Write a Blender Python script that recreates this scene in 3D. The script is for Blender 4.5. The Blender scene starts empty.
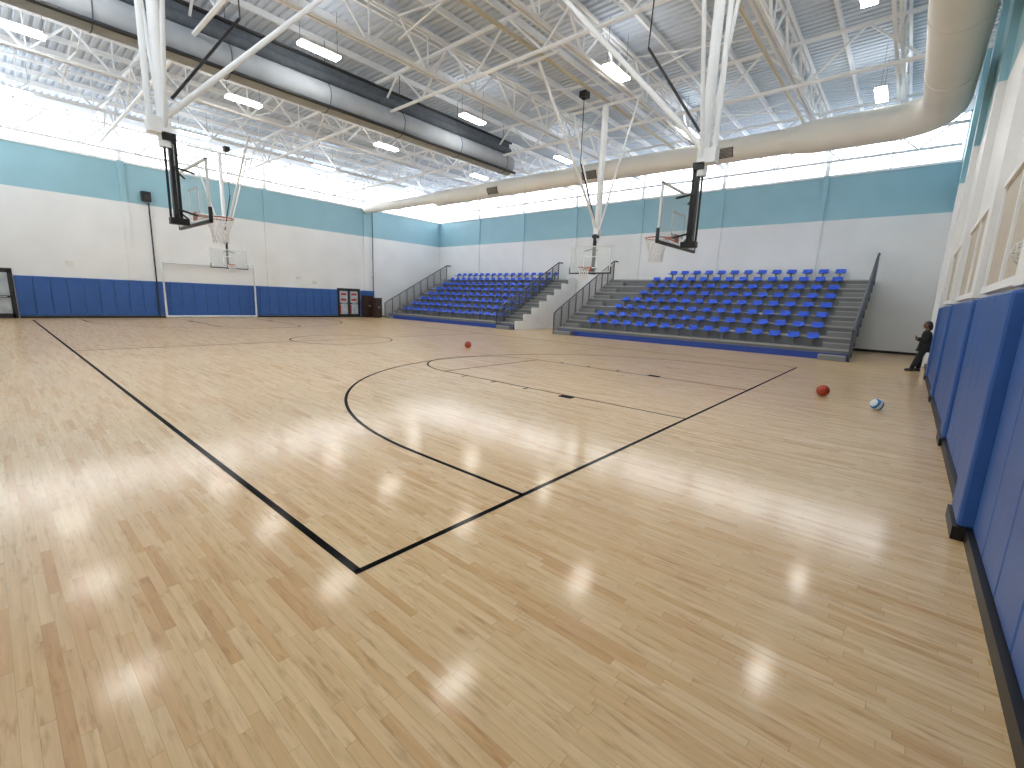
import bpy, math, random
from mathutils import Vector, Matrix
random.seed(7)
S = bpy.context.scene
COL = S.collection

# ------------------------------------------------------------------ materials
def lin(c):
    return tuple(((x/255)/12.92 if x/255 <= .04045 else ((x/255+.055)/1.055)**2.4) for x in c)
def mat(name, rgb, rough=.5, metal=0.0, var=.06, scale=3.0, bump=0.0, bscale=40.0, alpha=1.0, spec=.5, coat=0.0):
    m = bpy.data.materials.new(name); m.use_nodes = True
    nt = m.node_tree; N = nt.nodes; L = nt.links
    b = N["Principled BSDF"]
    b.inputs["Roughness"].default_value = rough
    b.inputs["Metallic"].default_value = metal
    b.inputs["Specular IOR Level"].default_value = spec
    b.inputs["Coat Weight"].default_value = coat
    c = lin(rgb)
    tc = N.new("ShaderNodeTexCoord")
    nz = N.new("ShaderNodeTexNoise"); nz.inputs["Scale"].default_value = scale; nz.inputs["Detail"].default_value = 5
    L.new(tc.outputs["Object"], nz.inputs["Vector"])
    r = N.new("ShaderNodeValToRGB")
    r.color_ramp.elements[0].position = .3; r.color_ramp.elements[1].position = .7
    r.color_ramp.elements[0].color = tuple(max(0, x*(1-var)) for x in c)+(1,)
    r.color_ramp.elements[1].color = tuple(min(1, x*(1+var)) for x in c)+(1,)
    L.new(nz.outputs["Fac"], r.inputs["Fac"]); L.new(r.outputs["Color"], b.inputs["Base Color"])
    if bump > 0:
        n2 = N.new("ShaderNodeTexNoise"); n2.inputs["Scale"].default_value = bscale; n2.inputs["Detail"].default_value = 4
        L.new(tc.outputs["Object"], n2.inputs["Vector"])
        bp = N.new("ShaderNodeBump"); bp.inputs["Strength"].default_value = bump; bp.inputs["Distance"].default_value = .01
        L.new(n2.outputs["Fac"], bp.inputs["Height"]); L.new(bp.outputs["Normal"], b.inputs["Normal"])
    if alpha < 1: b.inputs["Alpha"].default_value = alpha
    return m
def emis(name, rgb, s):
    m = bpy.data.materials.new(name); m.use_nodes = True
    nt = m.node_tree; b = nt.nodes["Principled BSDF"]
    b.inputs["Base Color"].default_value = lin(rgb)+(1,)
    b.inputs["Emission Color"].default_value = lin(rgb)+(1,)
    b.inputs["Emission Strength"].default_value = s
    return m

M_white = mat("painted_block_white", (238,240,241), .55, var=.04, scale=.6, bump=.15, bscale=12)
M_teal = mat("painted_teal", (154,198,212), .5, var=.04, scale=.7, bump=.1, bscale=12)
M_deck = mat("roof_deck_paint", (208,218,230), .8, var=.03, scale=.5, spec=.2)
M_steel = mat("white_steel_paint", (240,243,246), .6, var=.03, spec=.3)
M_steelt = mat("cream_pipe_paint", (206,196,172), .45, var=.03)
M_pad = mat("blue_vinyl", (50,94,164), .42, var=.08, scale=2.5, bump=.1, bscale=8)
M_black = mat("black_rubber", (18,18,20), .45)
M_dark = mat("dark_grey_metal", (52,54,58), .4, .3)
M_rail = mat("grey_rail_metal", (74,80,90), .4, .2)
M_bleach = mat("grey_platform", (138,140,140), .55, var=.08, scale=1.5)
M_bleachd = mat("grey_riser", (120,123,125), .55, var=.08, scale=1.5)
M_nose = mat("step_nosing", (172,173,171), .4, .3)
M_seat = mat("blue_seat_plastic", (46,100,232), .35, var=.05)
M_blue = mat("blue_fascia", (38,72,164), .5)
M_duct = mat("cream_duct_paint", (240,239,233), .6, var=.03, scale=.8, spec=.3)
M_grille = mat("grey_grille", (110,104,96), .5, .2)
M_canvas = mat("grey_curtain_canvas", (172,179,187), .95, var=.08, scale=2, spec=.05)
M_mesh = mat("grey_curtain_mesh", (104,111,119), .95, var=.1, scale=5, spec=.05)
M_orange = mat("orange_rim", (184,80,44), .5)
M_net = mat("white_net_cord", (235,235,235), .8)
M_glass = mat("backboard_glass", (214,228,230), .08, alpha=.2)
M_alu = mat("aluminium_frame", (222,225,227), .45, 0)
M_beige = mat("beige_window_panel", (196,186,168), .5, var=.04)
M_wood = mat("dark_brown_wood", (62,44,34), .45, var=.15, scale=6)
M_skin = mat("skin", (110,74,56), .5, var=.04)
M_cloth = mat("black_jacket", (24,24,28), .85, var=.2, scale=20)
M_jeans = mat("dark_trousers", (30,32,42), .85, var=.2, scale=20)
M_shoe = mat("dark_shoes", (46,42,42), .5)
M_hair = mat("black_hair", (16,13,12), .5, var=.3, scale=30)
M_doorg = mat("door_glass_pale", (186,196,204), .1, var=.2, scale=3)
M_red = mat("red_poster", (178,52,44), .5)
M_plast = mat("white_plastic", (225,225,222), .4)
M_lamp = emis("lamp_diffuser", (255,252,245), 28)
M_upfill = emis("added_upfill_glow", (250,252,255), 9)  # added upward fill glow that whitens the deck, not part of the fixture

M_pane = bpy.data.materials.new("window_pane"); M_pane.use_nodes = True
nt = M_pane.node_tree; nt.nodes.remove(nt.nodes["Principled BSDF"])
tr = nt.nodes.new("ShaderNodeBsdfTransparent"); tl = nt.nodes.new("ShaderNodeBsdfTranslucent")
mx = nt.nodes.new("ShaderNodeMixShader")
nz = nt.nodes.new("ShaderNodeTexNoise"); nz.inputs["Scale"].default_value = .8
mr = nt.nodes.new("ShaderNodeMapRange"); mr.inputs["To Min"].default_value = .02; mr.inputs["To Max"].default_value = .2
nt.links.new(nz.outputs["Fac"], mr.inputs["Value"]); nt.links.new(mr.outputs["Result"], mx.inputs["Fac"])
nt.links.new(tr.outputs[0], mx.inputs[1]); nt.links.new(tl.outputs[0], mx.inputs[2])
nt.links.new(mx.outputs[0], nt.nodes["Material Output"].inputs["Surface"])

# maple floor
def floor_mat(name, paint=None):
    m = bpy.data.materials.new(name); m.use_nodes = True
    nt = m.node_tree; N = nt.nodes; L = nt.links; b = N["Principled BSDF"]
    def math_(op, a, bb=None, c=None):
        n = N.new("ShaderNodeMath"); n.operation = op
        for i, x in enumerate((a, bb, c)):
            if x is None: continue
            if isinstance(x, (int, float)): n.inputs[i].default_value = x
            else: L.new(x, n.inputs[i])
        return n.outputs[0]
    g = N.new("ShaderNodeNewGeometry"); sp = N.new("ShaderNodeSeparateXYZ"); L.new(g.outputs["Position"], sp.inputs[0])
    X, Y = sp.outputs[0], sp.outputs[1]
    if paint is None:
        W = .052
        ry = math_("DIVIDE", Y, W); row = math_("FLOOR", ry)
        w1 = N.new("ShaderNodeTexWhiteNoise"); w1.noise_dimensions = '1D'; L.new(row, w1.inputs["W"])
        xs = math_("ADD", math_("DIVIDE", X, .62), math_("MULTIPLY", w1.outputs["Value"], 17.3))
        bid = math_("FLOOR", xs)
        cb = N.new("ShaderNodeCombineXYZ"); L.new(row, cb.inputs[0]); L.new(bid, cb.inputs[1])
        w2 = N.new("ShaderNodeTexWhiteNoise"); w2.noise_dimensions = '2D'; L.new(cb.outputs[0], w2.inputs["Vector"])
        cg = N.new("ShaderNodeCombineXYZ"); L.new(math_("MULTIPLY", X, 1.3), cg.inputs[0]); L.new(math_("MULTIPLY", Y, 26), cg.inputs[1])
        L.new(math_("MULTIPLY", w2.outputs["Value"], 30), cg.inputs[2])
        ng = N.new("ShaderNodeTexNoise"); ng.inputs["Scale"].default_value = 1.6; ng.inputs["Detail"].default_value = 6; ng.inputs["Roughness"].default_value = .6
        L.new(cg.outputs[0], ng.inputs["Vector"])
        cf = N.new("ShaderNodeCombineXYZ"); L.new(math_("MULTIPLY", X, 5.5), cf.inputs[0]); L.new(math_("MULTIPLY", Y, 34), cf.inputs[1])
        L.new(math_("MULTIPLY", w2.outputs["Value"], 60), cf.inputs[2])
        nf = N.new("ShaderNodeTexNoise"); nf.inputs["Scale"].default_value = 1.0; nf.inputs["Detail"].default_value = 5
        L.new(cf.outputs[0], nf.inputs["Vector"])
        tone = N.new("ShaderNodeValToRGB"); e = tone.color_ramp.elements
        e[0].position = 0; e[0].color = lin((210,168,118))+(1,)
        e[1].position = 1; e[1].color = lin((232,203,157))+(1,)
        for p, c in ((.1,(218,179,130)),(.3,(223,189,141)),(.7,(227,196,149))):
            x = e.new(p); x.color = lin(c)+(1,)
        L.new(w2.outputs["Value"], tone.inputs["Fac"])
        fr = N.new("ShaderNodeValToRGB"); fe = fr.color_ramp.elements
        fe[0].position = .54; fe[0].color = (0,0,0,1); fe[1].position = .74; fe[1].color = (1,1,1,1)
        L.new(nf.outputs["Fac"], fr.inputs["Fac"])
        m1 = N.new("ShaderNodeMixRGB"); m1.blend_type = 'MIX'
        L.new(math_("MULTIPLY", fr.outputs["Color"], .5), m1.inputs["Fac"]); L.new(tone.outputs["Color"], m1.inputs[1]); m1.inputs[2].default_value = lin((162,110,64))+(1,)
        gr = N.new("ShaderNodeValToRGB"); ge = gr.color_ramp.elements
        ge[0].position = .3; ge[0].color = (.86,.84,.81,1); ge[1].position = .65; ge[1].color = (1.02,1.02,1.02,1)
        L.new(ng.outputs["Fac"], gr.inputs["Fac"])
        m2 = N.new("ShaderNodeMixRGB"); m2.blend_type = 'MULTIPLY'; m2.inputs["Fac"].default_value = 1
        L.new(m1.outputs[0], m2.inputs[1]); L.new(gr.outputs["Color"], m2.inputs[2])
        fy = math_("FRACT", ry); s1 = math_("LESS_THAN", fy, .04)
        fx = math_("FRACT", xs); s2 = math_("LESS_THAN", fx, .005)
        sm = math_("MAXIMUM", s1, s2)
        m3 = N.new("ShaderNodeMixRGB"); L.new(math_("MULTIPLY", sm, .35), m3.inputs["Fac"]); L.new(m2.outputs[0], m3.inputs[1]); m3.inputs[2].default_value = lin((126,86,54))+(1,)
        L.new(m3.outputs[0], b.inputs["Base Color"])
    else:
        b.inputs["Base Color"].default_value = lin(paint)+(1,)
    n3 = N.new("ShaderNodeTexNoise"); n3.inputs["Scale"].default_value = 1.4; n3.inputs["Detail"].default_value = 5
    L.new(g.outputs["Position"], n3.inputs["Vector"])
    rr = N.new("ShaderNodeMapRange"); rr.inputs["To Min"].default_value = .4; rr.inputs["To Max"].default_value = .5
    L.new(n3.outputs["Fac"], rr.inputs["Value"]); L.new(rr.outputs["Result"], b.inputs["Roughness"])
    cw = N.new("ShaderNodeCombineXYZ"); L.new(math_("MULTIPLY", X, 1.2), cw.inputs[0]); L.new(math_("MULTIPLY", Y, 9), cw.inputs[1])
    n4 = N.new("ShaderNodeTexNoise"); n4.inputs["Scale"].default_value = 1.0; n4.inputs["Detail"].default_value = 1
    L.new(cw.outputs[0], n4.inputs["Vector"])
    bp = N.new("ShaderNodeBump"); bp.inputs["Strength"].default_value = .015; bp.inputs["Distance"].default_value = .01
    L.new(n4.outputs["Fac"], bp.inputs["Height"]); L.new(bp.outputs["Normal"], b.inputs["Normal"]); L.new(bp.outputs["Normal"], b.inputs["Coat Normal"])
    b.inputs["Specular IOR Level"].default_value = .15 if paint is None else 0
    b.inputs["Coat Weight"].default_value = .55 if paint is None else .15
    b.inputs["Coat Roughness"].default_value = .13
    return m
M_floor = floor_mat("maple_floor"); M_line = floor_mat("black_court_paint", (14,14,16))

# ------------------------------------------------------------------ mesh builder
class MB:
    def __init__(s): s.v=[]; s.f=[]; s.m=[]; s.sm=[]
    def add(s, vs, fs, mi=0, smooth=False):
        o=len(s.v); s.v += [tuple(x) for x in vs]
        for f in fs: s.f.append(tuple(i+o for i in f)); s.m.append(mi); s.sm.append(smooth)
    def box(s, x0,x1,y0,y1,z0,z1, mi=0):
        s.add([(x0,y0,z0),(x1,y0,z0),(x1,y1,z0),(x0,y1,z0),(x0,y0,z1),(x1,y0,z1),(x1,y1,z1),(x0,y1,z1)],
              [(0,3,2,1),(4,5,6,7),(0,1,5,4),(1,2,6,5),(2,3,7,6),(3,0,4,7)], mi)
    def tube(s, p, q, r, n=6, mi=0, r2=None, cap=True):
        p=Vector(p); q=Vector(q); d=q-p
        if d.length<1e-6: return
        d.normalize(); a = Vector((0,0,1)) if abs(d.z)<.9 else Vector((1,0,0))
        u=d.cross(a).normalized(); w=d.cross(u); r2 = r if r2 is None else r2
        vs=[]
        for c,rr in ((p,r),(q,r2)):
            for i in range(n):
                t=2*math.pi*i/n+math.pi/n; vs.append(c+u*math.cos(t)*rr+w*math.sin(t)*rr)
        fs=[(i,(i+1)%n,n+(i+1)%n,n+i) for i in range(n)]
        s.add(vs, fs, mi, n>6)
        if cap: s.add(vs, [tuple(range(n))[::-1], tuple(range(n,2*n))], mi)
    def path(s, pts, r, n=8, mi=0, closed=False):
        k=len(pts); P=[Vector(p) for p in pts]; vs=[]; prev=None
        rs = r if isinstance(r,(list,tuple)) else [r]*k
        for i,p in enumerate(P):
            if closed: d=P[(i+1)%k]-P[i-1]
            else: d=P[min(i+1,k-1)]-P[max(i-1,0)]
            d.normalize()
            if prev is None:
                a=Vector((0,0,1)) if abs(d.z)<.9 else Vector((1,0,0)); u=d.cross(a).normalized()
            else: u=(prev-d*prev.dot(d)).normalized()
            prev=u; w=d.cross(u)
            for j in range(n):
                t=2*math.pi*j/n; vs.append(p+u*math.cos(t)*rs[i]+w*math.sin(t)*rs[i])
        fs=[]
        for i in range(k if closed else k-1):
            i2=(i+1)%k
            for j in range(n): fs.append((i*n+j, i*n+(j+1)%n, i2*n+(j+1)%n, i2*n+j))
        s.add(vs, fs, mi, True)
        if not closed: s.add(vs, [tuple(range(n))[::-1], tuple(range((k-1)*n,k*n))], mi)
    def ell(s, c, rx, ry, rz, nu=20, nv=12, mi=0, fn=None):
        vs=[]; 
        for j in range(nv+1):
            ph=math.pi*j/nv
            for i in range(nu):
                th=2*math.pi*i/nu
                d=(math.sin(ph)*math.cos(th), math.sin(ph)*math.sin(th), math.cos(ph))
                k=fn(d) if fn else 1
                vs.append((c[0]+rx*d[0]*k, c[1]+ry*d[1]*k, c[2]+rz*d[2]*k))
        fs=[(j*nu+i,(j+1)*nu+i,(j+1)*nu+(i+1)%nu,j*nu+(i+1)%nu) for j in range(nv) for i in range(nu)]
        s.add(vs, fs, mi, True)
    def mesh(s, name, mats):
        me=bpy.data.meshes.new(name); me.from_pydata(s.v, [], s.f)
        for m in mats: me.materials.append(m)
        for p,mi,sm in zip(me.polygons, s.m, s.sm): p.material_index=mi; p.use_smooth=sm
        me.update(); return me
def link(o, parent=None, label=None, category=None, group=None, kind=None):
    COL.objects.link(o)
    if parent: o.parent=parent
    if label: o["label"]=label
    if category: o["category"]=category
    if group: o["group"]=group
    if kind: o["kind"]=kind
    return o
def ob(name, mb, mats, loc=(0,0,0), rot=(0,0,0), **k):
    me = mb if isinstance(mb, bpy.types.Mesh) else mb.mesh(name, mats)
    o=bpy.data.objects.new(name, me); o.location=loc; o.rotation_euler=rot
    return link(o, **k)
def empty(name, loc=(0,0,0), rot=(0,0,0), **k):
    o=bpy.data.objects.new(name, None); o.empty_display_size=.2; o.location=loc; o.rotation_euler=rot
    return link(o, **k)
def bevel(o, w, seg=2):
    m=o.modifiers.new("bevel",'BEVEL'); m.width=w; m.segments=seg; m.limit_method='ANGLE'; return o

# ------------------------------------------------------------------ room shell
XL, XR, Y0, YB, ZC = -31.85, .70, -1.6, 26.7, 10.3
ZT, ZW0, ZW1 = 6.0, 8.0, 9.9

fl = MB(); fl.box(XL-.3, XR+.3, Y0-.3, YB+.3, -.2, 0, 0)
LZ=.0015
def strip(x0,x1,y0,y1): fl.add([(x0,y0,LZ),(x1,y0,LZ),(x1,y1,LZ),(x0,y1,LZ)], [(0,1,2,3)], 1)
def arc(cx,cy,r,a0,a1,w=.05,n=64):
    vs=[]
    for i in range(n+1):
        t=math.radians(a0+(a1-a0)*i/n)
        vs += [(cx+(r-w/2)*math.cos(t),cy+(r-w/2)*math.sin(t),LZ+.0004),(cx+(r+w/2)*math.cos(t),cy+(r+w/2)*math.sin(t),LZ+.0004)]
    fl.add(vs, [(2*i,2*i+1,2*i+3,2*i+2) for i in range(n)], 1)
xa, xb, ya, yb, cy = -30.2, -2.42, 1.38, 16.42, 8.9
xm=(xa+xb)/2
strip(xa,xb,ya-.03,ya+.025); strip(xa,xb,yb-.02,yb+.02)
strip(xb-.025,xb+.025,ya-.03,yb+.025); strip(xa-.02,xa+.02,ya,yb)
strip(xm-.02,xm+.02,ya,yb); arc(xm,cy,1.83,0,360,.038)
for sx, x0, in ((-1,xb),(1,xa)):
    rx = x0+sx*1.6
    h3=5.87
    strip(min(x0,rx),max(x0,rx),cy-h3-.025,cy-h3+.025); strip(min(x0,rx),max(x0,rx),cy+h3-.025,cy+h3+.025)
    if sx<0: arc(rx,cy,h3,90,270)
    else: arc(rx,cy,h3,-90,90,.04)
    ft=x0+sx*5.8
    for s in (-1,1):
        strip(min(x0,ft),max(x0,ft),cy+s*1.83-.02,cy+s*1.83+.02)
        strip(x0+sx*2.2-.15,x0+sx*2.2+.15,cy+s*1.95-.09,cy+s*1.95+.09)
        for d in (3.2,4.1,5.0): strip(x0+sx*d-.025,x0+sx*d+.025,cy+s*1.93-.08,cy+s*1.93+.08)
    strip(ft-.02,ft+.02,cy-1.83,cy+1.83)
    if sx<0: arc(ft,cy,1.83,90,270,.04)
    else: arc(ft,cy,1.83,-90,90,.04)
ob("floor", fl, [M_floor, M_line], kind="structure")

def wall(name, ax, face, out, a0, a1, win=True):
    mb=MB()
    def bx(p0,p1,z0,z1,mi,t0=0,t1=.3):
        lo,hi=sorted((face+out*t0, face+out*t1))
        if ax==0: mb.box(lo,hi,p0,p1,z0,z1,mi)
        else: mb.box(p0,p1,lo,hi,z0,z1,mi)
    bx(a0,a1,0,ZT,0)
    if win: bx(a0,a1,ZT,ZW0,1); bx(a0,a1,ZW1,ZC+.15,0)
    else: bx(a0,a1,ZT,ZW1,1); bx(a0,a1,ZW1,ZC+.15,0)
    return ob(name, mb, [M_white, M_teal], kind="structure")
wall("wall_left",0,XL,-1,Y0-.3,YB+.3); wall("wall_right",0,XR,1,Y0-.3,YB+.3,False)
wall("wall_back",1,YB,1,XL,XR); wall("wall_front",1,Y0,-1,XL,XR)

wn=0
def window(ax, face, out, a0, a1, nm=3):
    global wn
    wn+=1
    mb=MB(); t0,t1=.06,.12
    def bx(p0,p1,z0,z1,mi,q0=t0,q1=t1):
        lo,hi=sorted((face+out*q0, face+out*q1))
        if ax==0: mb.box(lo,hi,p0,p1,z0,z1,mi)
        else: mb.box(p0,p1,lo,hi,z0,z1,mi)
    w=.06
    bx(a0,a1,ZW0,ZW0+w,0); bx(a0,a1,ZW1-w,ZW1,0)
    for i in range(nm+1):
        c=a0+(a1-a0)*i/nm; c=min(max(c,a0+w/2),a1-w/2); bx(c-w/2,c+w/2,ZW0,ZW1,0)
    f=face+out*.11
    if ax==0: vs=[(f,a0,ZW0),(f,a1,ZW0),(f,a1,ZW1),(f,a0,ZW1)]
    else: vs=[(a0,f,ZW0),(a1,f,ZW0),(a1,f,ZW1),(a0,f,ZW1)]
    mb.add(vs,[(0,1,2,3)],1)
    ob("window_%d"%wn, mb, [M_steel, M_pane], kind="structure")
bx_ = [-31.85,-27.0,-22.4,-17.8,-13.1,-8.5,-3.9,.70]
for i in range(7):
    window(1,YB,1,bx_[i],bx_[i+1],2); window(1,Y0,-1,bx_[i],bx_[i+1],2)
by_ = [-1.6,5.4,12.4,19.4,26.7]
for i in range(4):
    window(0,XL,-1,by_[i],by_[i+1],4)

# corrugated roof deck
mb=MB(); prof=[]; y=Y0-.3
while y<YB+.3:
    prof += [(y,ZC),(y+.12,ZC),(y+.145,ZC+.06),(y+.215,ZC+.06)]; y+=.24
vs=[]
for (py,pz) in prof: vs += [(XL-.3,py,pz),(XR+.3,py,pz)]
mb.add(vs,[(2*i,2*i+1,2*i+3,2*i+2) for i in range(len(prof)-1)],0)
mb.box(XL-.3,XR+.3,Y0-.3,YB+.3,ZC+.15,ZC+.3,0)
ob("ceiling", mb, [M_deck], kind="structure")

tn=0
def trim(mb, mats):
    global tn
    tn+=1; return ob("trim_%d"%tn, mb, mats, kind="structure")
for x in bx_[1:-1]:
    mb=MB(); mb.box(x-.11,x+.11,YB-.07,YB+.05,0,ZT,0); mb.box(x-.11,x+.11,YB-.07,YB+.05,ZT,ZW0,1); mb.box(x-.09,x+.09,YB-.05,YB+.2,ZW0,ZC,0); trim(mb,[M_white,M_teal])
for y in by_[1:-1]:
    mb=MB(); mb.box(XL-.05,XL+.08,y-.13,y+.13,2.05,ZT,0); mb.box(XL-.05,XL+.08,y-.13,y+.13,ZT,ZW0,1); mb.box(XL-.2,XL+.06,y-.1,y+.1,ZW0,ZC,0); trim(mb,[M_white,M_teal])
PILR=(5.15,8.65,12.85,17.1)
for y in PILR+(21.4,):
    mb=MB(); z0=2.0 if y<18 else 0
    mb.box(.58,XR+.1,y-.22,y+.22,z0,ZT,0); mb.box(.58,XR+.1,y-.22,y+.22,ZT,ZW1,1); mb.box(.58,XR+.1,y-.22,y+.22,ZW1,ZC,0); trim(mb,[M_white,M_teal])
mb=MB(); mb.box(XL,XR,YB-.06,YB+.02,ZW0-.07,ZW0+.01); trim(mb,[M_steel])
mb=MB(); mb.box(XL-.02,XL+.06,Y0,YB,ZW0-.07,ZW0+.01); trim(mb,[M_steel])
mb=MB(); mb.box(.585,XR+.02,Y0,18.1,0,.11); mb.box(.64,XR+.02,18.1,YB,0,.11); ob("baseboard_right", mb,[M_black],kind="structure")
mb=MB(); mb.box(XL-.02,XL+.09,1.05,17.0,0,.09); mb.box(XL-.02,XL+.09,18.9,YB,0,.09); ob("baseboard_left", mb,[M_black],kind="structure")
mb=MB(); mb.box(XL,XR,YB-.03,YB+.02,0,.11); ob("baseboard_back", mb,[M_black],kind="structure")

for (a0,a1) in ((5.5,8.3),(9.0,12.5),(13.2,16.8)):
    wn+=1; mb=MB()
    z0,z1=2.12,3.3
    mb.box(XR-.035,XR+.02,a0,a1,z0,z1,0)
    mb.box(XR-.07,XR-.0,a0,a1,z1,z1+.08,1); mb.box(XR-.07,XR,a0,a1,z0-.08,z0,1)
    for c in (a0+.04,(a0+a1)/2,a1-.04): mb.box(XR-.06,XR,c-.04,c+.04,z0,z1,1)
    ob("window_%d"%wn, mb,[M_beige,M_steel],kind="structure")

def door(n, y0, y1, h, leafs, poster):
    mb=MB(); x=XL
    mb.box(x-.02,x+.07,y0,y0+.07,0,h,0); mb.box(x-.02,x+.07,y1-.07,y1,0,h,0); mb.box(x-.02,x+.07,y0,y1,h-.08,h,0)
    w=(y1-y0-.14)/leafs
    for i in range(leafs):
        a=y0+.07+i*w
        mb.box(x,x+.045,a,a+.1,0,h-.08,0); mb.box(x,x+.045,a+w-.1,a+w,0,h-.08,0)
        mb.box(x,x+.045,a,a+w,0,.22,0); mb.box(x,x+.045,a,a+w,h-.2,h-.08,0); mb.box(x,x+.045,a,a+w,.95,1.05,0)
        mb.box(x,x+.02,a+.1,a+w-.1,.22,h-.2,1)
        if poster:
            mb.box(x+.02,x+.025,a+.2,a+w-.2,1.2,1.35,2); mb.box(x+.02,x+.025,a+.2,a+w-.2,1.6,1.75,2); mb.box(x+.02,x+.025,a+.1,a+.2,.25,.9,2)
        mb.tube((x+.09,a+.2,1.0),(x+.09,a+w-.2,1.0),.015,6,3)
    ob("door_%d"%n, mb,[M_dark,M_doorg,M_red,M_alu],kind="structure")
door(1,-.75,1.0,2.3,1,False); door(2,17.05,18.85,2.1,2,True)

# ------------------------------------------------------------------ roof steel
def truss_y(x):
    mb=MB(); zb,zt=8.95,10.1
    y0,y1=Y0+.15,YB-.12
    for dx in (-.07,.07):
        mb.tube((x+dx,y0,zb),(x+dx,y1,zb),.055,4); mb.tube((x+dx,y0,zt),(x+dx,y1,zt),.055,4)
    n=13; st=(y1-y0)/n
    for i in range(n):
        a=y0+i*st
        mb.tube((x,a,zt),(x,a+st/2,zb),.045,4); mb.tube((x,a+st/2,zb),(x,a+st,zt),.045,4)
        mb.tube((x,a+st/2,zb),(x,a+st/2,zt),.025,4)
    return mb
txs=[-1.3,-3.9,-8.5,-13.1,-17.8,-22.4,-27.0]
meT=truss_y(0).mesh("roof_truss",[M_steel])
for x,zz in [(x,0) for x in txs]+[(-31.45,-.55)]:
    ob("roof_truss", meT, None, loc=(x,0,zz), label="white steel open-web roof truss under the deck", category="roof truss", group="open-web roof trusses")
mb=MB(); mb.box(-.04,.04,Y0+.05,YB-.05,10.12,10.3)
meP=mb.mesh("roof_purlin",[M_steel]); x=-30.35
while x<.4:
    if min(abs(x-t) for t in txs)>.3:
        ob("roof_purlin", meP, None, loc=(x,0,0), label="slim white steel purlin against the ribbed deck", category="roof beam", group="roof purlins")
    x+=1.53
def xgirder():
    mb=MB(); zb,zt=8.55,9.75; x0,x1=XL+.5,XR-.12; n=12; st=(x1-x0)/n
    mb.tube((x0,0,zb),(x1,0,zb),.06,6); mb.tube((x0,0,zt),(x1,0,zt),.06,6)
    for i in range(n):
        a=x0+i*st
        mb.tube((a,0,zt),(a+st/2,0,zb),.04,4); mb.tube((a+st/2,0,zb),(a+st,0,zt),.04,4)
    return mb
meG=xgirder().mesh("roof_girder",[M_steel])
for y in (4.6,10.9,17.2,23.5,26.35):
    ob("roof_girder", meG, None, loc=(0,y,0), label="white steel cross girder with diagonal web members", category="roof girder", group="cross girders")
def brace(a,b):
    mb=MB(); 
    mb.tube((a,0,9.4),(b,0,10.05),.028,4); mb.tube((a,0,10.05),(b,0,9.4),.028,4)
    return mb.mesh("sway_brace",[M_steel])
for i in range(1,len(txs)-1):
    if txs[i]==-13.1: continue
    me=brace(txs[i]-.1,txs[i+1]+.1)
    for y in (3.0,9.2,15.6,21.9):
        ob("sway_brace", me, None, loc=(0,y,0), label="thin white steel cross bracing between trusses", category="bracing", group="sway bracing")
for px in (-4.35,-9.7):
    mb=MB(); mb.path([(px,Y0+.2,9.15),(px,YB-.5,9.15)],.06,10)
    ob("sprinkler_pipe", mb,[M_steelt],label="cream painted pipe running under the roof trusses",category="pipe",group="cream roof pipes")

# ------------------------------------------------------------------ light fixtures
fx=[-1.8,-8.1,-14.6,-20.7,-27.1]; fy=[1.5,7.5,13.9,20.35]
mh=MB(); mh.box(-.16,.16,-.62,.62,.03,.08,0)
mw=MB(); mw.tube((0,0,.06),(0,0,1.3),.006,4)
md=MB(); md.box(-.155,.155,-.6,.6,-.03,.03,0)
mu=MB(); mu.box(-.12,.12,-.55,.55,.08,.1,0)  # glowing panel added on the housing top to brighten the ceiling
meH,meW,meD,meU=mh.mesh("housing",[M_plast]),mw.mesh("suspension_wire",[M_dark]),md.mesh("diffuser",[M_lamp]),mu.mesh("added_upfill",[M_upfill])
for x in fx:
    for y in fy:
        r=empty("ceiling_light",(x,y,8.9),label="lit white rectangular high-bay light hung from trusses",category="ceiling light",group="high-bay ceiling lights")
        for nm,me,yy in (("housing",meH,0),("suspension_wire",meW,-.58),("suspension_wire",meW,.58),("diffuser",meD,0),("added_upfill",meU,0)):
            ob(nm,me,None,loc=(0,yy,0),parent=r)

# ------------------------------------------------------------------ duct
R1,R2,R3=.52,.42,.30; ZD=7.68
mb=MB(); pts=[(XL+.1,19.5,7.95),(-24.0,19.5,7.87),(-23.5,19.5,7.82),(-4.2,19.5,ZD),(-3.4,19.5,ZD),(-1.35,19.5,ZD)]; rad=[R3,R3,R2,R2,R1,R1]
cx,cyy,R=-1.35,18.25,1.25
for i in range(1,11):
    t=math.radians(90-9*i); pts.append((cx+R*math.cos(t),cyy+R*math.sin(t),ZD)); rad.append(R1)
pts.append((-.1,Y0+.3,ZD)); rad.append(R1)
mb.path(pts,rad,32)
duct=empty("air_duct",(0,0,0),label="large round cream duct along bleacher and side walls",category="air duct")
ob("duct_tube",mb,[M_duct],parent=duct)
def dz(x): return ZD+(7.82-ZD)*(-4.2-x)/19.3 if x<-4.2 else ZD
for x in [-22,-19,-16,-13,-10,-7,-4.25]:
    m=MB(); m.tube((x-.02,19.5,dz(x)),(x+.02,19.5,dz(x)),R2+.012,32); ob("duct_band",m,[M_duct],parent=duct)
for y in (16,13,10,7,4,1):
    m=MB(); m.tube((-.1,y-.02,ZD),(-.1,y+.02,ZD),R1+.012,32); ob("duct_band",m,[M_duct],parent=duct)
for x in (-6.3,-12.2,-18.4):
    m=MB()
    def dp(a,e): t=math.radians(a); return (19.5+math.cos(t)*(R2+e),dz(x)+math.sin(t)*(R2+e))
    for j in range(8):
        yy,zz=dp(183+j*6,.03); m.tube((x-.36,yy,zz),(x+.36,yy,zz),.018,4)
    for xx in (x-.36,x+.36):
        m.tube((xx,)+dp(180,.02),(xx,)+dp(228,.02),.03,4)
    ob("air_grille",m,[M_grille],parent=duct)

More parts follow.
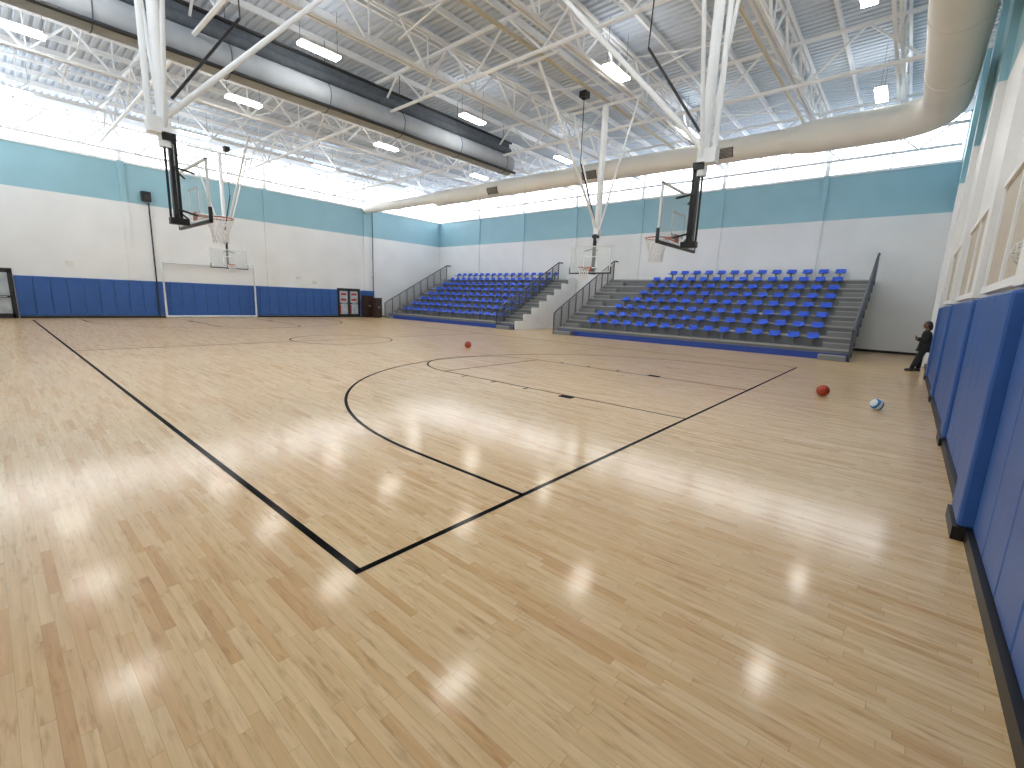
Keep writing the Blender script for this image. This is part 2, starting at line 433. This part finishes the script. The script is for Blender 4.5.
# ------------------------------------------------------------------ divider curtain
cur=empty("divider_curtain",(-16.3,0,8.45),label="rolled grey divider curtain hung from roof trusses",category="divider curtain")
mb=MB(); mb.path([(0,Y0+.5,-.12),(0,18.0,-.12)],.46,20); ob("curtain_roll",mb,[M_canvas],parent=cur)
mb=MB(); mb.box(.02,.06,Y0+.5,18,.2,.9); mb.path([(.06,Y0+.5,.5),(.06,18.0,.5)],.17,12); ob("mesh_band",mb,[M_mesh],parent=cur)
for px,pz,pr in ((.1,.92,.055),(.40,-.5,.06)):
    mb=MB(); mb.path([(px,Y0+.4,pz),(px,18.1,pz)],pr,8); ob("curtain_pipe",mb,[M_dark],parent=cur)
for k in range(7):
    mb=MB(); y=-.5+k*3.0
    mb.path([(.0+.465*math.cos(t),y,-.12+.465*math.sin(t)) for t in [math.radians(a) for a in range(0,360,15)]],.015,6,closed=True)
    mb.tube((.08,y,.3),(.1,y,1.6),.012,4)
    ob("lifting_strap",mb,[M_mesh],parent=cur)

# ------------------------------------------------------------------ wall pads
def padmesh(w,h,t):
    mb=MB(); mb.box(-t/2,t/2,-w/2,w/2,0,h); return mb.mesh("wall_pad",[M_pad])
def pads(x,y0,y1):
    n=max(1,round((y1-y0)/.6)); w=(y1-y0)/n
    me=padmesh(w-.006,1.88,.06)
    for i in range(n):
        o=ob("wall_pad",me,None,loc=(x,y0+w*(i+.5),.112),label="blue vinyl wall pad panel above black baseboard",category="wall pad",group="blue wall pads")
        bevel(o,.02)
pads(XL+.04,1.03,17.02); pads(XL+.04,18.9,20.1)
yy=Y0+.02
for y in PILR+(18.3,):
    pads(.648,yy,(y-.285) if y<18 else 18.0); yy=y+.285
for y in PILR:
    d = .09 if y<6 else .04
    r=empty("pilaster_pad",(.64,y,0),label="thick blue vinyl pad wrapping a wall pilaster",category="wall pad",group="pilaster pads")
    mb=MB(); mb.box(-.025-d,.05,-.27,.27,.112,1.96)
    bevel(ob("pad_body",mb,[M_pad],parent=r),.025)
    mb=MB(); mb.box(-.025-d-.02,-.06,-.28,.28,0,.11); ob("pad_base",mb,[M_black],parent=r)

# ------------------------------------------------------------------ bleachers
YF,RUN,RISE,NR=20.4,.76,.4,8
def bleacher(x0,x1,aisles,rails,endpanels,label):
    r=empty("bleacher",((x0+x1)/2,YF,0),label=label,category="bleacher",group="bleachers")
    ox,oy=-(x0+x1)/2,-YF
    def T(mb):
        mb.v=[(a+ox,b+oy,c) for a,b,c in mb.v]; return mb
    mb=MB()
    for k in range(NR):
        ys=YF+k*RUN; ye = ys+RUN if k<NR-1 else YB-.08
        z=RISE*(k+1)
        mb.box(x0,x1,ys,ye,z-.06,z,0)
        mb.box(x0,x1,ys+.02,ys+.06,z-RISE,z-.06,1)
        mb.box(x0,x1,ys-.015,ys+.03,z-.05,z+.005,2)
    ob("platform",T(mb),[M_bleach,M_bleachd,M_nose],parent=r)
    mb=MB(); mb.box(x0,x1,YF-.05,YF-.0,.0,.24,0); ob("front_fascia",T(mb),[M_blue],parent=r)
    for (a0,a1) in aisles:
        for k in range(NR):
            mb=MB()
            ys=YF+k*RUN; z=RISE*k+.2
            mb.box(a0,a1,ys-.36-(.05 if k==0 else 0),ys-(.052 if k==0 else .016),z-.2+.006,z,0)
            mb.box(a0,a1,ys-.375-(.05 if k==0 else 0),ys-.34,z-.03,z+.004,1)
            ob("aisle_step",T(mb),[M_bleach,M_nose],parent=r)
    for ex,out in endpanels:
        mb=MB()
        for k in range(NR):
            ys=YF+k*RUN; ye=ys+RUN if k<NR-1 else YB-.08
            mb.box(min(ex,ex+out*.05),max(ex,ex+out*.05),ys,ye,0,RISE*(k+1)+.12,0)
        ob("end_panel",T(mb),[M_steel],parent=r)
    for rx in rails:
        mb=MB(); s=RISE/RUN
        ya_,yb_=YF-.35,YF+7*RUN+.45
        def z(y): return max(0,(y-YF)*s+.2)
        for hgt in (1.12,.95,.8,.65,.5,.35,.2,.08):
            rad=.045 if hgt>1 else .026
            mb.path([(rx,ya_,hgt*.9+.1),(rx,YF+.1,z(YF+.1)+hgt),(rx,yb_,z(yb_)+hgt)],rad,8)
        mb.path([(rx,yb_,z(yb_)+1.12),(rx,YB-.1,z(yb_)+1.12)],.045,8)
        n=9
        for i in range(n+1):
            yy=ya_+(yb_-ya_)*i/n
            zb=0 if i==0 else max(0.0,z(yy)-.25)
            zt=1.1 if yy<YF else z(yy)+1.12
            mb.tube((rx,yy,zb),(rx,yy,zt),.035,8)
        ob("handrail",T(mb),[M_rail],parent=r)
    return r
bleacher(-14.4,-1.45,[(-14.35,-13.3),(-2.35,-1.5)],[-14.42,-1.42],[],"grey stepped bleacher with blue front and grey handrails")
bleacher(-30.3,-17.5,[(-30.2,-29.7),(-18.6,-17.55)],[-30.3,-18.65],[(-17.5,1)],"grey stepped bleacher with white stepped end panel")

def seatmesh():
    mb=MB()
    W=.2; D=-.07
    prof=[(-.2,.405),(-.18,.425),(-.1,.42),(.0,.405),(.08,.405),(.13,.43),(.155,.47),(.17,.52),(.18,.57),(.184,.6)]
    nx=6; th=.02
    for layer in (0,1):
        for i,(py,pz) in enumerate(prof):
            for j in range(nx+1):
                u=j/nx*2-1
                w=W-(.04 if i==0 else 0)-(.035 if i==len(prof)-1 else 0)
                up=.025*u*u if i<6 else 0; fw=-.025*u*u if i>=6 else 0
                mb.v.append((u*w, py+fw+(th if (layer and i>=5) else 0), pz+D+up-(th if (layer and i<6) else 0)))
    n1=len(prof)*(nx+1)
    def q(a,b,c,d): mb.f.append((a,b,c,d)); mb.m.append(0); mb.sm.append(True)
    for i in range(len(prof)-1):
        for j in range(nx):
            a=i*(nx+1)+j; q(a,a+1,a+nx+2,a+nx+1); b=a+n1; q(b+nx+1,b+nx+2,b+1,b)
        for j in (0,nx):
            a=i*(nx+1)+j; q(a,a+nx+1,a+nx+1+n1,a+n1)
    for i in (0,len(prof)-1):
        for j in range(nx):
            a=i*(nx+1)+j; q(a,a+1,a+1+n1,a+n1)
    mb.box(-.03,.03,-.05,.05,0,.39+D,1); mb.box(-.14,.14,-.08,.08,.375+D,.395+D,1); mb.box(-.07,.07,-.09,.09,0,.012,1)
    return mb.mesh("stadium_seat",[M_seat,M_bleachd])
meS=seatmesh()
def seats(xs_fn, grp, lab):
    for k in range(NR):
        yy=YF+k*RUN+.5; zz=RISE*(k+1)+.001
        for x in xs_fn(k):
            ob("stadium_seat",meS,None,loc=(x,yy,zz),label=lab,category="stadium seat",group=grp)
def rowR(k):
    xs=[]; x=-2.72
    lim=-12.9+.24*k
    while x>lim: xs.append(x); x-=.66
    return xs
def rowL(k):
    xs=[]; x=-19.0
    while x>-29.5+.06*k: xs.append(x); x-=.66
    return xs
seats(rowR,"seats on the near bleacher","blue moulded plastic stadium seat on grey bleacher step")
seats(rowL,"seats on the far bleacher","blue moulded plastic stadium seat on grey bleacher step")

# ------------------------------------------------------------------ basketball hoops
def hoop(x,y,rot,label,top=8.9):
    r=empty("basketball_hoop",(x,y,0),(0,0,rot),label=label,category="basketball hoop",group="ceiling-hung basketball hoops")
    P=dict(parent=r)
    bxx=.40; BT=3.86
    mb=MB(); mb.box(bxx,bxx+.015,-.88,.88,2.9,BT); bb=ob("backboard",mb,[M_glass],**P)
    mb=MB()
    for (y0,y1,z0,z1) in ((-.9,-.865,2.88,BT+.02),(.865,.9,2.88,BT+.02),(-.9,.9,BT-.015,BT+.02),(-.9,.9,2.88,2.915)):
        mb.box(bxx-.01,bxx+.03,y0,y1,z0,z1)
    ob("board_frame",mb,[M_alu],parent=bb)
    mb=MB(); w=.04
    for (y0,y1,z0,z1) in ((-.305,-.305+w,3.05,3.5),(.305-w,.305,3.05,3.5),(-.305,.305,3.5-w,3.5),(-.305,.305,3.05,3.05+w)):
        mb.box(bxx-.008,bxx-.002,y0,y1,z0,z1)
    ob("target_square",mb,[M_net],parent=bb)
    mb=MB(); mb.box(bxx-.02,bxx+.04,-.93,.93,2.84,2.895); mb.box(bxx-.02,bxx+.04,-.93,-.895,2.84,3.1); mb.box(bxx-.02,bxx+.04,.895,.93,2.84,3.1)
    bevel(ob("edge_padding",mb,[M_dark],parent=bb),.012)
    mb=MB(); mb.path([(.228*math.cos(t),.228*math.sin(t),3.05) for t in [2*math.pi*i/28 for i in range(28)]],.011,8,closed=True)
    mb.box(.22,bxx,-.09,.09,3.03,3.06); mb.box(bxx-.02,bxx,-.1,.1,2.95,3.1)
    mb.tube((.17,.14,3.05),(bxx,.08,2.96),.008,6); mb.tube((.17,-.14,3.05),(bxx,-.08,2.96),.008,6)
    rim=ob("rim",mb,[M_orange],**P)
    mb=MB(); n=12; lv=[(3.045,.225),(2.95,.2),(2.86,.165),(2.77,.14),(2.68,.13),(2.6,.135)]
    for k in range(len(lv)-1):
        (z0,r0),(z1,r1)=lv[k],lv[k+1]
        for i in range(n):
            a=2*math.pi*(i+(k%2)*.5)/n
            for s in (-.5,.5):
                b=a+2*math.pi*s/n
                mb.tube((r0*math.cos(a),r0*math.sin(a),z0),(r1*math.cos(b),r1*math.sin(b),z1),.0075,4,cap=False)
    ob("net",mb,[M_net],parent=rim)
    mb=MB(); mb.box(.65,.71,-.05,.05,2.85,4.35); mb.box(.585,.63,-.03,.03,2.95,4.25); mb.tube((.76,0,2.9),(.76,0,4.3),.02,8)
    for z in (3.0,3.7):
        mb.tube((bxx+.03,-.3,z),(.66,-.045,z+.1),.018,6); mb.tube((bxx+.03,.3,z),(.66,.045,z+.1),.018,6)
    mb.box(.6,.8,-.1,.1,4.2,4.33); mb.box(.5,.78,-.07,.07,2.84,2.95)
    ob("height_adjuster",mb,[M_black],**P)
    mb=MB(); mb.tube((.74,0,4.1),(.74,0,top),.09,14); mb.tube((.93,0,4.4),(.93,0,top),.05,10); mb.box(.66,.98,-.1,.1,4.3,4.55)
    mb.tube((.74,-1.5,top),(.74,1.5,top),.05,8)
    for s in (-1,1):
        mb.tube((.74,s*.07,4.4),(.74,s*1.35,top),.035,8)
    ob("mast",mb,[M_steel],**P)
    mb=MB(); mb.tube((.7,0,4.6),(-3.3,0,top+.0),.05,10); mb.tube((-3.3,-.8,top),(-3.3,.8,top),.04,8)
    ob("front_brace",mb,[M_steel],**P)
    mb=MB(); mb.tube((.6,.05,4.9),(-.55,.05,6.6),.025,6); mb.tube((-.56,.06,6.6),(-.5,.12,top-.1),.014,4); mb.box(-.7,-.4,-.05,.2,top-.15,top+.05); mb.ell((-.55,.1,top-.1),.11,.11,.11,12,8)
    ob("winch",mb,[M_black],**P)
    return r
hoop(-4.0,8.9,0,"glass basketball hoop with net on ceiling-hung white mast")
hoop(-28.5,9.2,math.pi,"glass basketball hoop with net facing court from far end")
hoop(-9.6,15.1,math.pi/2,"glass basketball hoop on white mast before the bleachers")
hoop(-10.1,3.1,-math.pi/2,"glass side-court basketball hoop on long white mast")

# ------------------------------------------------------------------ wall frame (goal), speaker, poles, cage
mb=MB(); x=XL+.2
mb.path([(x,6.7,.04),(x,6.7,3.05),(x,11.4,3.05),(x,11.4,.04)],.06,8)
mb.tube((x,6.7,.07),(x,11.4,.07),.07,8)
mb.tube((x,6.7,3.05),(XL+.02,6.7,3.3),.025,6); mb.tube((x,11.4,3.05),(XL+.02,11.4,3.3),.025,6)
ob("goal_frame",mb,[M_alu],label="white rectangular pipe frame standing against blue pads",category="goal frame")
mb=MB(); mb.path([(XL+.14,6.4,.05),(XL+.14,6.4,6.1)],.035,8); mb.box(XL,XL+.14,6.38,6.42,2.3,2.34); mb.box(XL,XL+.14,6.38,6.42,5.6,5.64)
ob("wall_conduit",mb,[M_dark],label="thin dark vertical conduit fixed to white wall",category="conduit")
mb=MB(); mb.path([(XL+.09,20.0,2.0),(XL+.09,20.0,8.0)],.03,8); mb.box(XL,XL+.09,19.98,20.02,3,3.05)
ob("wall_conduit",mb,[M_dark],label="dark vertical conduit running up white wall",category="conduit")
mb=MB(); mb.box(XL+.05,XL+.35,6.1,6.5,6.15,6.65,0); mb.box(XL-.02,XL+.06,6.25,6.35,6.3,6.5,1); mb.tube((XL+.34,6.3,6.35),(XL+.36,6.3,6.35),.12,16,1)
bevel(ob("wall_speaker",mb,[M_black,M_dark],label="black loudspeaker mounted high on white wall",category="speaker"),.01)
mb=MB(); CR,CD,CY,CZ=.12,.14,5.72,2.3
for k in range(6):
    t=k*math.pi/6
    mb.path([(XR-CD*math.sin(a),CY+CR*math.cos(a)*math.cos(t),CZ+CR*math.cos(a)*math.sin(t)) for a in [math.pi*i/12 for i in range(13)]],.005,6)
for q in (.25,.6,.95):
    mb.path([(XR-CD*math.sin(q*math.pi/2),CY+CR*math.cos(q*math.pi/2)*math.cos(t),CZ+CR*math.cos(q*math.pi/2)*math.sin(t)) for t in [2*math.pi*i/20 for i in range(20)]],.005,6,closed=True)
cg=ob("alarm_cage",mb,[M_plast],label="white wire guard cage over a small wall alarm",category="alarm guard")
mb=MB(); mb.tube((XR,CY,CZ),(XR-.06,CY,CZ),.05,20); ob("alarm_bell",mb,[M_beige],parent=cg)
for (yy,zz) in ((3.0,2.6),(14.3,2.55),(15.4,2.3)):
    mb=MB(); mb.box(XL,XL+.07,yy-.14,yy+.14,zz,zz+.2); mb.box(XL+.07,XL+.075,yy-.1,yy+.1,zz+.04,zz+.16)
    bevel(ob("wall_box",mb,[M_plast],label="small white plastic box on wall above pads",category="wall box",group="small wall boxes"),.01)

def cabinet(x,y,w,h):
    r=empty("cabinet",(x,y,0),label="dark brown wooden cabinet between doorway and bleacher",category="cabinet",group="dark cabinets")
    mb=MB(); mb.box(-.25,.25,-w/2,w/2,.08,h); mb.box(-.22,.22,-w/2+.03,w/2-.03,0,.08); mb.box(-.27,.27,-w/2-.02,w/2+.02,h,h+.04)
    ob("body",mb,[M_wood],parent=r)
    for s in (-1,1):
        m=MB(); m.box(.25,.272,min(s*.01,s*(w/2-.02)),max(s*.01,s*(w/2-.02)),.12,h-.04); d=ob("door",m,[M_wood],parent=r)
        m=MB(); m.tube((.29,s*.06,h*.5),(.29,s*.06,h*.5+.14),.01,6); m.box(.27,.29,s*.06-.01,s*.06+.01,h*.5,h*.5+.02); ob("handle",m,[M_alu],parent=d)
cabinet(-31.48,19.3,.62,1.6); cabinet(-30.75,19.65,.55,1.45)

# ------------------------------------------------------------------ balls
def ballmat(name, base, line, kind):
    m=mat(name,base,.5,var=.05,scale=8,bump=.3,bscale=60)
    nt=m.node_tree; N=nt.nodes; L=nt.links; b=N["Principled BSDF"]
    src=b.inputs["Base Color"].links[0].from_socket
    tc=N.new("ShaderNodeTexCoord"); sp=N.new("ShaderNodeSeparateXYZ"); L.new(tc.outputs["Object"],sp.inputs[0])
    def mt(op,a,c=None):
        n=N.new("ShaderNodeMath"); n.operation=op
        for i,x in enumerate((a,c)):
            if x is None: continue
            if isinstance(x,(int,float)): n.inputs[i].default_value=x
            else: L.new(x,n.inputs[i])
        return n.outputs[0]
    X,Y,Z=sp.outputs
    if kind=="basket":
        a=mt("LESS_THAN",mt("ABSOLUTE",X),.0035); c=mt("LESS_THAN",mt("ABSOLUTE",Z),.0035)
        d=mt("LESS_THAN",mt("ABSOLUTE",mt("SUBTRACT",mt("ABSOLUTE",Y),mt("ADD",.05,mt("MULTIPLY",mt("MULTIPLY",X,X),3.0)))),.0035)
        f=mt("MAXIMUM",a,mt("MAXIMUM",c,d))
    else:
        w=N.new("ShaderNodeTexWave"); w.inputs["Scale"].default_value=3.2; w.inputs["Distortion"].default_value=6; L.new(tc.outputs["Object"],w.inputs["Vector"])
        f=mt("GREATER_THAN",w.outputs["Fac"],.55)
    mx=N.new("ShaderNodeMixRGB"); L.new(f,mx.inputs["Fac"]); L.new(src,mx.inputs[1]); mx.inputs[2].default_value=lin(line)+(1,)
    L.new(mx.outputs[0],b.inputs["Base Color"]); return m
M_bk=ballmat("basketball_leather",(176,66,36),(24,16,14),"basket"); M_vb=ballmat("volleyball_panels",(225,232,236),(40,120,170),"v")
def ball(name,x,y,r,m,label,rot):
    mb=MB(); mb.ell((0,0,0),r,r,r,32,20); ob(name,mb,[m],loc=(x,y,r),rot=rot,label=label,category="ball")
ball("basketball",-11.66,11.1,.12,M_bk,"orange basketball with dark seams resting on maple floor",(.4,.6,.2))
ball("basketball",-1.14,11.38,.12,M_bk,"orange basketball resting on floor near the side wall",(.9,.2,.5))
ball("volleyball",-.21,10.6,.105,M_vb,"blue and white ball resting on maple floor",(.3,.2,.8))

# ------------------------------------------------------------------ person
def skin_mesh(name, verts, edges, radii, root, mats, sub=2):
    me=bpy.data.meshes.new(name+"_src"); me.from_pydata(verts,edges,[])
    o=bpy.data.objects.new(name+"_src",me); COL.objects.link(o)
    md=o.modifiers.new("skin",'SKIN'); md.use_smooth_shade=True
    if not len(me.skin_vertices):
        bpy.context.view_layer.objects.active=o
        bpy.ops.mesh.customdata_skin_add()
    sv=me.skin_vertices[0].data
    for i,rr in enumerate(radii):
        sv[i].radius=(rr if isinstance(rr,tuple) else (rr,rr)); sv[i].use_root=(i==root)
    s=o.modifiers.new("sub",'SUBSURF'); s.levels=sub; s.render_levels=sub
    bpy.context.view_layer.update()
    dg=bpy.context.evaluated_depsgraph_get()
    m2=bpy.data.meshes.new_from_object(o.evaluated_get(dg)); m2.name=name
    bpy.data.objects.remove(o); 
    m2.materials.clear()
    for m in mats: m2.materials.append(m)
    return m2
class Sk:
    def __init__(s): s.v=[];s.e=[];s.r=[]
    def n(s,p,r,par=None):
        s.v.append(p); s.r.append(r); i=len(s.v)-1
        if par is not None: s.e.append((par,i))
        return i
ps=Sk()
pel=ps.n((0,0,.84),(.11,.12)); sp1=ps.n((-.01,0,.98),(.085,.105),pel); ch=ps.n((-.01,0,1.14),(.1,.13),sp1); nb=ps.n((0,0,1.27),(.055,.07),ch); nk=ps.n((.015,0,1.34),.045,nb); hd=ps.n((.02,0,1.40),.05,nk)
LEG=((1,(.12,.24)),(-1,(.05,.04)))
for s,(kx,fxx) in LEG:
    hp=ps.n((.0,s*.085,.78),.08,pel); kn=ps.n((kx,s*.09,.44),.05,hp); an=ps.n((fxx,s*.1,.08),.034,kn); toe=ps.n((fxx+.13,s*.11,.035),.028,an)
for s in (1,-1):
    sh=ps.n((0,s*.165,1.22),.05,ch); el=ps.n((.06,s*.22,.97),.036,sh); wr=ps.n((.22,s*.07,1.03+.03*s),.024,el)
    pm=ps.n((.25,s*.01,1.05+.03*s),(.018,.028),wr)
    base=ps.v[pm]
    for j in range(4):
        dzz=(j-1.5)*.018; L=[.06,.072,.068,.052][j]
        k1=ps.n((base[0]+.01,base[1]-s*.03,base[2]+dzz),.0085,pm); k2=ps.n((base[0]+.005,base[1]-s*(.03+L*.5),base[2]+dzz),.008,k1); ps.n((base[0]-.015,base[1]-s*(.03+L),base[2]+dzz),.007,k2)
    t1=ps.n((base[0]+.0,base[1]+s*.01,base[2]+.04),.0095,pm); ps.n((base[0]+.015,base[1]-s*.03,base[2]+.062),.008,t1)
body=skin_mesh("person",ps.v,ps.e,ps.r,pel,[M_skin])
hb=MB()
def headf(d):
    return 1.0-(.12*(-d[2]-.2) if d[2]<-.2 else 0)
hb.ell((.03,0,1.455),.092,.072,.112,32,24,0,headf)
hb.ell((.122,0,1.44),.018,.013,.024,10,8)
hb.ell((.105,0,1.405),.016,.026,.008,12,8)
hb.ell((.085,0,1.375),.03,.028,.02,12,8)
for s in (1,-1):
    hb.ell((.02,s*.074,1.45),.018,.008,.028,10,8)
    hb.ell((.1,s*.03,1.475),.02,.02,.012,12,8)
off=len(body.vertices)
vs=[tuple(v.co) for v in body.vertices]+hb.v
fs=[tuple(p.vertices) for p in body.polygons]+[tuple(i+off for i in f) for f in hb.f]
bm2=bpy.data.meshes.new("person"); bm2.from_pydata(vs,[],fs); bm2.materials.append(M_skin)
tmp=bpy.data.objects.new("tmp",bm2); COL.objects.link(tmp)
rm=tmp.modifiers.new("r",'REMESH'); rm.mode='VOXEL'; rm.voxel_size=.0075; rm.use_smooth_shade=True
bpy.context.view_layer.update(); dg=bpy.context.evaluated_depsgraph_get()
bm3=bpy.data.meshes.new_from_object(tmp.evaluated_get(dg)); bpy.data.objects.remove(tmp)
for p in bm3.polygons: p.use_smooth=True
bm3.materials.clear(); bm3.materials.append(M_skin)
PL=(.50,19.2,0); PR=math.pi+.15
per=ob("person",bm3,None,loc=PL,rot=(0,0,PR),label="person in dark jacket and trousers leaning by wall",category="person")
js=Sk()
a00=js.n((.01,0,.66),(.14,.165)); a0=js.n((0,0,.80),(.165,.175),a00); a1=js.n((-.01,0,.98),(.135,.155),a0); a2=js.n((-.01,0,1.14),(.135,.165),a1); a3=js.n((0,0,1.275),(.08,.1),a2); a4=js.n((.01,0,1.32),.065,a3)
for s in (1,-1):
    sh=js.n((0,s*.17,1.22),.075,a2); el=js.n((.06,s*.225,.97),.062,sh); js.n((.205,s*.09,1.025+.03*s),.045,el)
ob("jacket",skin_mesh("jacket",js.v,js.e,js.r,a0,[M_cloth]),None,parent=per)
tj=Sk(); b00=tj.n((0,0,.98),(.12,.135)); b0=tj.n((0,0,.84),(.145,.155),b00)
for s,(kx,fxx) in LEG:
    hp=tj.n((0,s*.088,.74),.115,b0); kn=tj.n((kx,s*.09,.44),.085,hp); tj.n((fxx,s*.1,.06),.065,kn)
ob("trousers",skin_mesh("trousers",tj.v,tj.e,tj.r,b0,[M_jeans]),None,parent=per)
for s,fxx in ((1,.24),(-1,.04)):
    mb=MB(); mb.ell((fxx+.055,s*.108,.045),.13,.046,.048,20,12,0,lambda d: 1.0 if d[0]<0 else 1-.12*abs(d[0])); mb.box(fxx-.06,fxx+.15,s*.108-.035,s*.108+.035,0,.018)
    ob("shoe",mb,[M_shoe],parent=per)
mb=MB(); mb.ell((.008,0,1.478),.102,.086,.108,24,16,0,lambda d: 1 if d[0]<.45 or d[2]>.55 else .8)
mb.ell((-.065,0,1.40),.045,.07,.1,20,14)
ob("hair",mb,[M_hair],parent=per)
for s in (1,-1):
    mb=MB(); mb.ell((.117,s*.03,1.462),.006,.012,.006,10,8); ob("eye",mb,[M_black],parent=per)

# ------------------------------------------------------------------ world, portals
w=bpy.data.worlds.new("world"); S.world=w; w.use_nodes=True
bg=w.node_tree.nodes["Background"]; bg.inputs[0].default_value=(.96,.98,1,1); bg.inputs[1].default_value=4.3
def portal(loc,rot,sx,sy):
    l=bpy.data.lights.new("portal",'AREA'); l.shape='RECTANGLE'; l.size=sx; l.size_y=sy; l.cycles.is_portal=True
    o=bpy.data.objects.new("portal",l); o.location=loc; o.rotation_euler=rot; COL.objects.link(o)
zc=(ZW0+ZW1)/2; hz=ZW1-ZW0; xc=(XL+XR)/2; yc=(Y0+YB)/2
portal((xc,YB+.25,zc),(math.radians(-90),0,0),XR-XL,hz)
portal((xc,Y0-.25,zc),(math.radians(90),0,0),XR-XL,hz)
portal((XL-.25,yc,zc),(0,math.radians(-90),0),hz,YB-Y0)

# ------------------------------------------------------------------ camera
rt=Vector((.7537,.6566,.0380)).normalized(); fw=Vector((-.6403,.7456,-.1834)); fw=(fw-rt*fw.dot(rt)).normalized(); up=rt.cross(fw).normalized()
cam=bpy.data.cameras.new("camera"); cam.lens=452/1024*36; cam.sensor_width=36; cam.clip_start=.02
co=bpy.data.objects.new("camera",cam); COL.objects.link(co)
co.matrix_world=Matrix(((rt.x,up.x,-fw.x,0),(rt.y,up.y,-fw.y,0),(rt.z,up.z,-fw.z,1.75),(0,0,0,1)))
S.camera=co
S.view_settings.view_transform='Standard'; S.view_settings.look='None'
S.view_settings.exposure=.42
